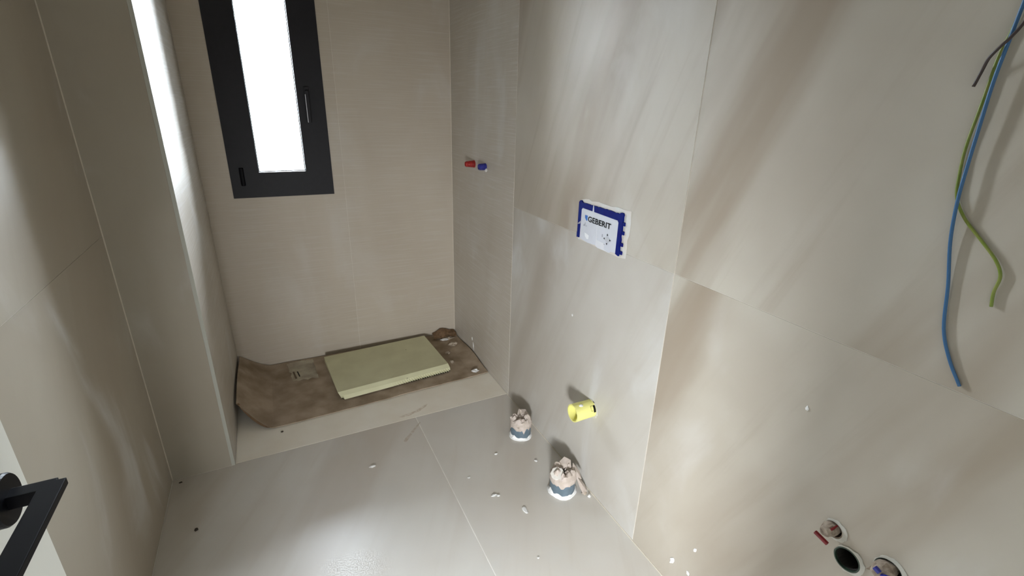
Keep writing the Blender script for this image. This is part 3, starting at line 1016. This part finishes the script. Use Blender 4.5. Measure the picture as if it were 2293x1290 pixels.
wire([(0.004, -2.500, 1.90), (-0.0095, -2.500, 1.885), (-0.0150, -2.493, 1.80), (-0.0140, -2.488, 1.70), (-0.0135, -2.4865, 1.655), (-0.0135, -2.4855, 1.617),
      (-0.0130, -2.484, 1.557), (-0.0115, -2.486, 1.486), (-0.0105, -2.488, 1.431), (-0.0105, -2.4915, 1.374), (-0.0075, -2.500, 1.307),
      (-0.0041, -2.517, 1.233), (-0.0036, -2.533, 1.156), (-0.0036, -2.555, 1.107), (-0.0036, -2.582, 1.066)],
     m_bluewire, 'long blue electric wire hanging down the right wall', 0.0027)
wire([(0.004, -2.492, 1.905), (-0.0036, -2.492, 1.89), (-0.0040, -2.491, 1.80), (-0.0040, -2.486, 1.70), (-0.0037, -2.483, 1.652), (-0.0037, -2.480, 1.622), (-0.0040, -2.476, 1.590),
      (-0.0040, -2.476, 1.526), (-0.0036, -2.475, 1.459), (-0.0036, -2.480, 1.410), (-0.0036, -2.487, 1.377), (-0.0036, -2.507, 1.346),
      (-0.0036, -2.538, 1.316), (-0.0040, -2.563, 1.291), (-0.0040, -2.576, 1.268), (-0.0036, -2.576, 1.240), (-0.0036, -2.580, 1.216)],
     m_greenwire, 'green and yellow earth wire curving right at its lower end', 0.0024)
wire([(0.004, -2.512, 1.90), (-0.0125, -2.514, 1.88), (-0.0215, -2.516, 1.80), (-0.0215, -2.512, 1.70), (-0.0205, -2.499, 1.640), (-0.0205, -2.489, 1.617), (-0.0200, -2.481, 1.606), (-0.0165, -2.470, 1.590),
      (-0.0101, -2.464, 1.572), (-0.0072, -2.459, 1.550)],
     m_brownwire, 'short dark brown wire bent away from the blue one', 0.0024)

# ------------------------------------------------------------------ crumbs and splashes
fl = [(-0.378, -1.483, 0.012, 0.006, 0.003, 'elongated white plaster crumb on the floor left of the second drain stub', 0),
      (-0.360, -1.492, 0.008, 0.006, 0.003, 'smaller white crumb touching the elongated one on the floor', 0),
      (-0.296, -1.606, 0.009, 0.019, 0.003, 'oval white plaster flake, largest on the floor', 0),
      (-0.263, -1.260, 0.007, 0.005, 0.003, 'small white crumb on the floor left of the first drain stub', 0),
      (-0.118, -1.376, 0.006, 0.008, 0.003, 'small white crumb on the floor between the two drain stubs', 0),
      (-0.790, -1.105, 0.014, 0.007, 0.003, 'pale crumb in the middle of the floor before the shower', 0),
      (-0.432, -1.346, 0.006, 0.005, 0.002, 'tiny pale crumb beside the floor joint', 0),
      (-0.355, -1.815, 0.004, 0.004, 0.002, 'tiny white crumb on the floor near the bottom of the photo', 0),
      (-0.030, -1.632, 0.010, 0.009, 0.006, 'pinkish mortar crumb against the wall beside the second drain stub', 2),
      (-0.022, -1.655, 0.007, 0.007, 0.006, 'whitish crumb just right of the second drain stub', 0),
      (-1.446, -1.167, 0.006, 0.008, 0.003, 'dark grit crumb on the floor by the left wall', 1),
      (-1.528, -0.868, 0.007, 0.004, 0.002, 'dark crumb in the corner at the foot of the pillar', 1)]
for k, (x, y, sx, sy, sz, lab, c) in enumerate(fl):
    tag(obj('floor_crumb', blob(x, y, 0.0002, sx, sy, sz, seed=k + 31, rough=0.35), (m_plaster, m_dirt, m_mortar)[c], origin=(x, y, 0)), lab, 'rubble', 'crumbs on the floor')
tag(obj('floor_crumb', blob(-1.136, -0.685, 0.0007, 0.006, 0.005, 0.003, seed=50), m_dirt, origin=(-1.136, -0.685, 0.004)), 'dark crumb on the cream shower base at the left', 'rubble', 'crumbs on the floor')
wl = [(-2.085, 0.101, 0.007, 0.016, 'long white plaster splash low on the right wall near the floor', 0.3),
      (-2.159, 0.226, 0.004, 0.009, 'thin white splash low on the right wall above the long one', 0.3),
      (-2.151, 0.118, 0.006, 0.008, 'short white splash at the bottom edge of the photo', 0),
      (-2.354, 0.873, 0.0035, 0.006, 'lone white speck in the middle of the near wall tile', 0),
      (-1.404, 0.715, 0.004, 0.006, 'faint white speck below the blue framed plate', 0),
      (-0.345, 0.060, 0.0045, 0.028, 'white streak on the shower wall above the cardboard', -0.25),
      (-0.325, 0.105, 0.003, 0.012, 'thin white splash above the white streak in the shower', -0.2)]
for k, (y, z, sy, sz, lab, ro) in enumerate(wl):
    tag(obj('plaster_splash', blob(-0.0001, y, z, sy, sz, 0.0018, seed=k + 61, rough=0.3, rot=ro, normal='-x'), m_plaster, origin=(0, y, z)), lab, 'splash', 'plaster splashes on the right wall')
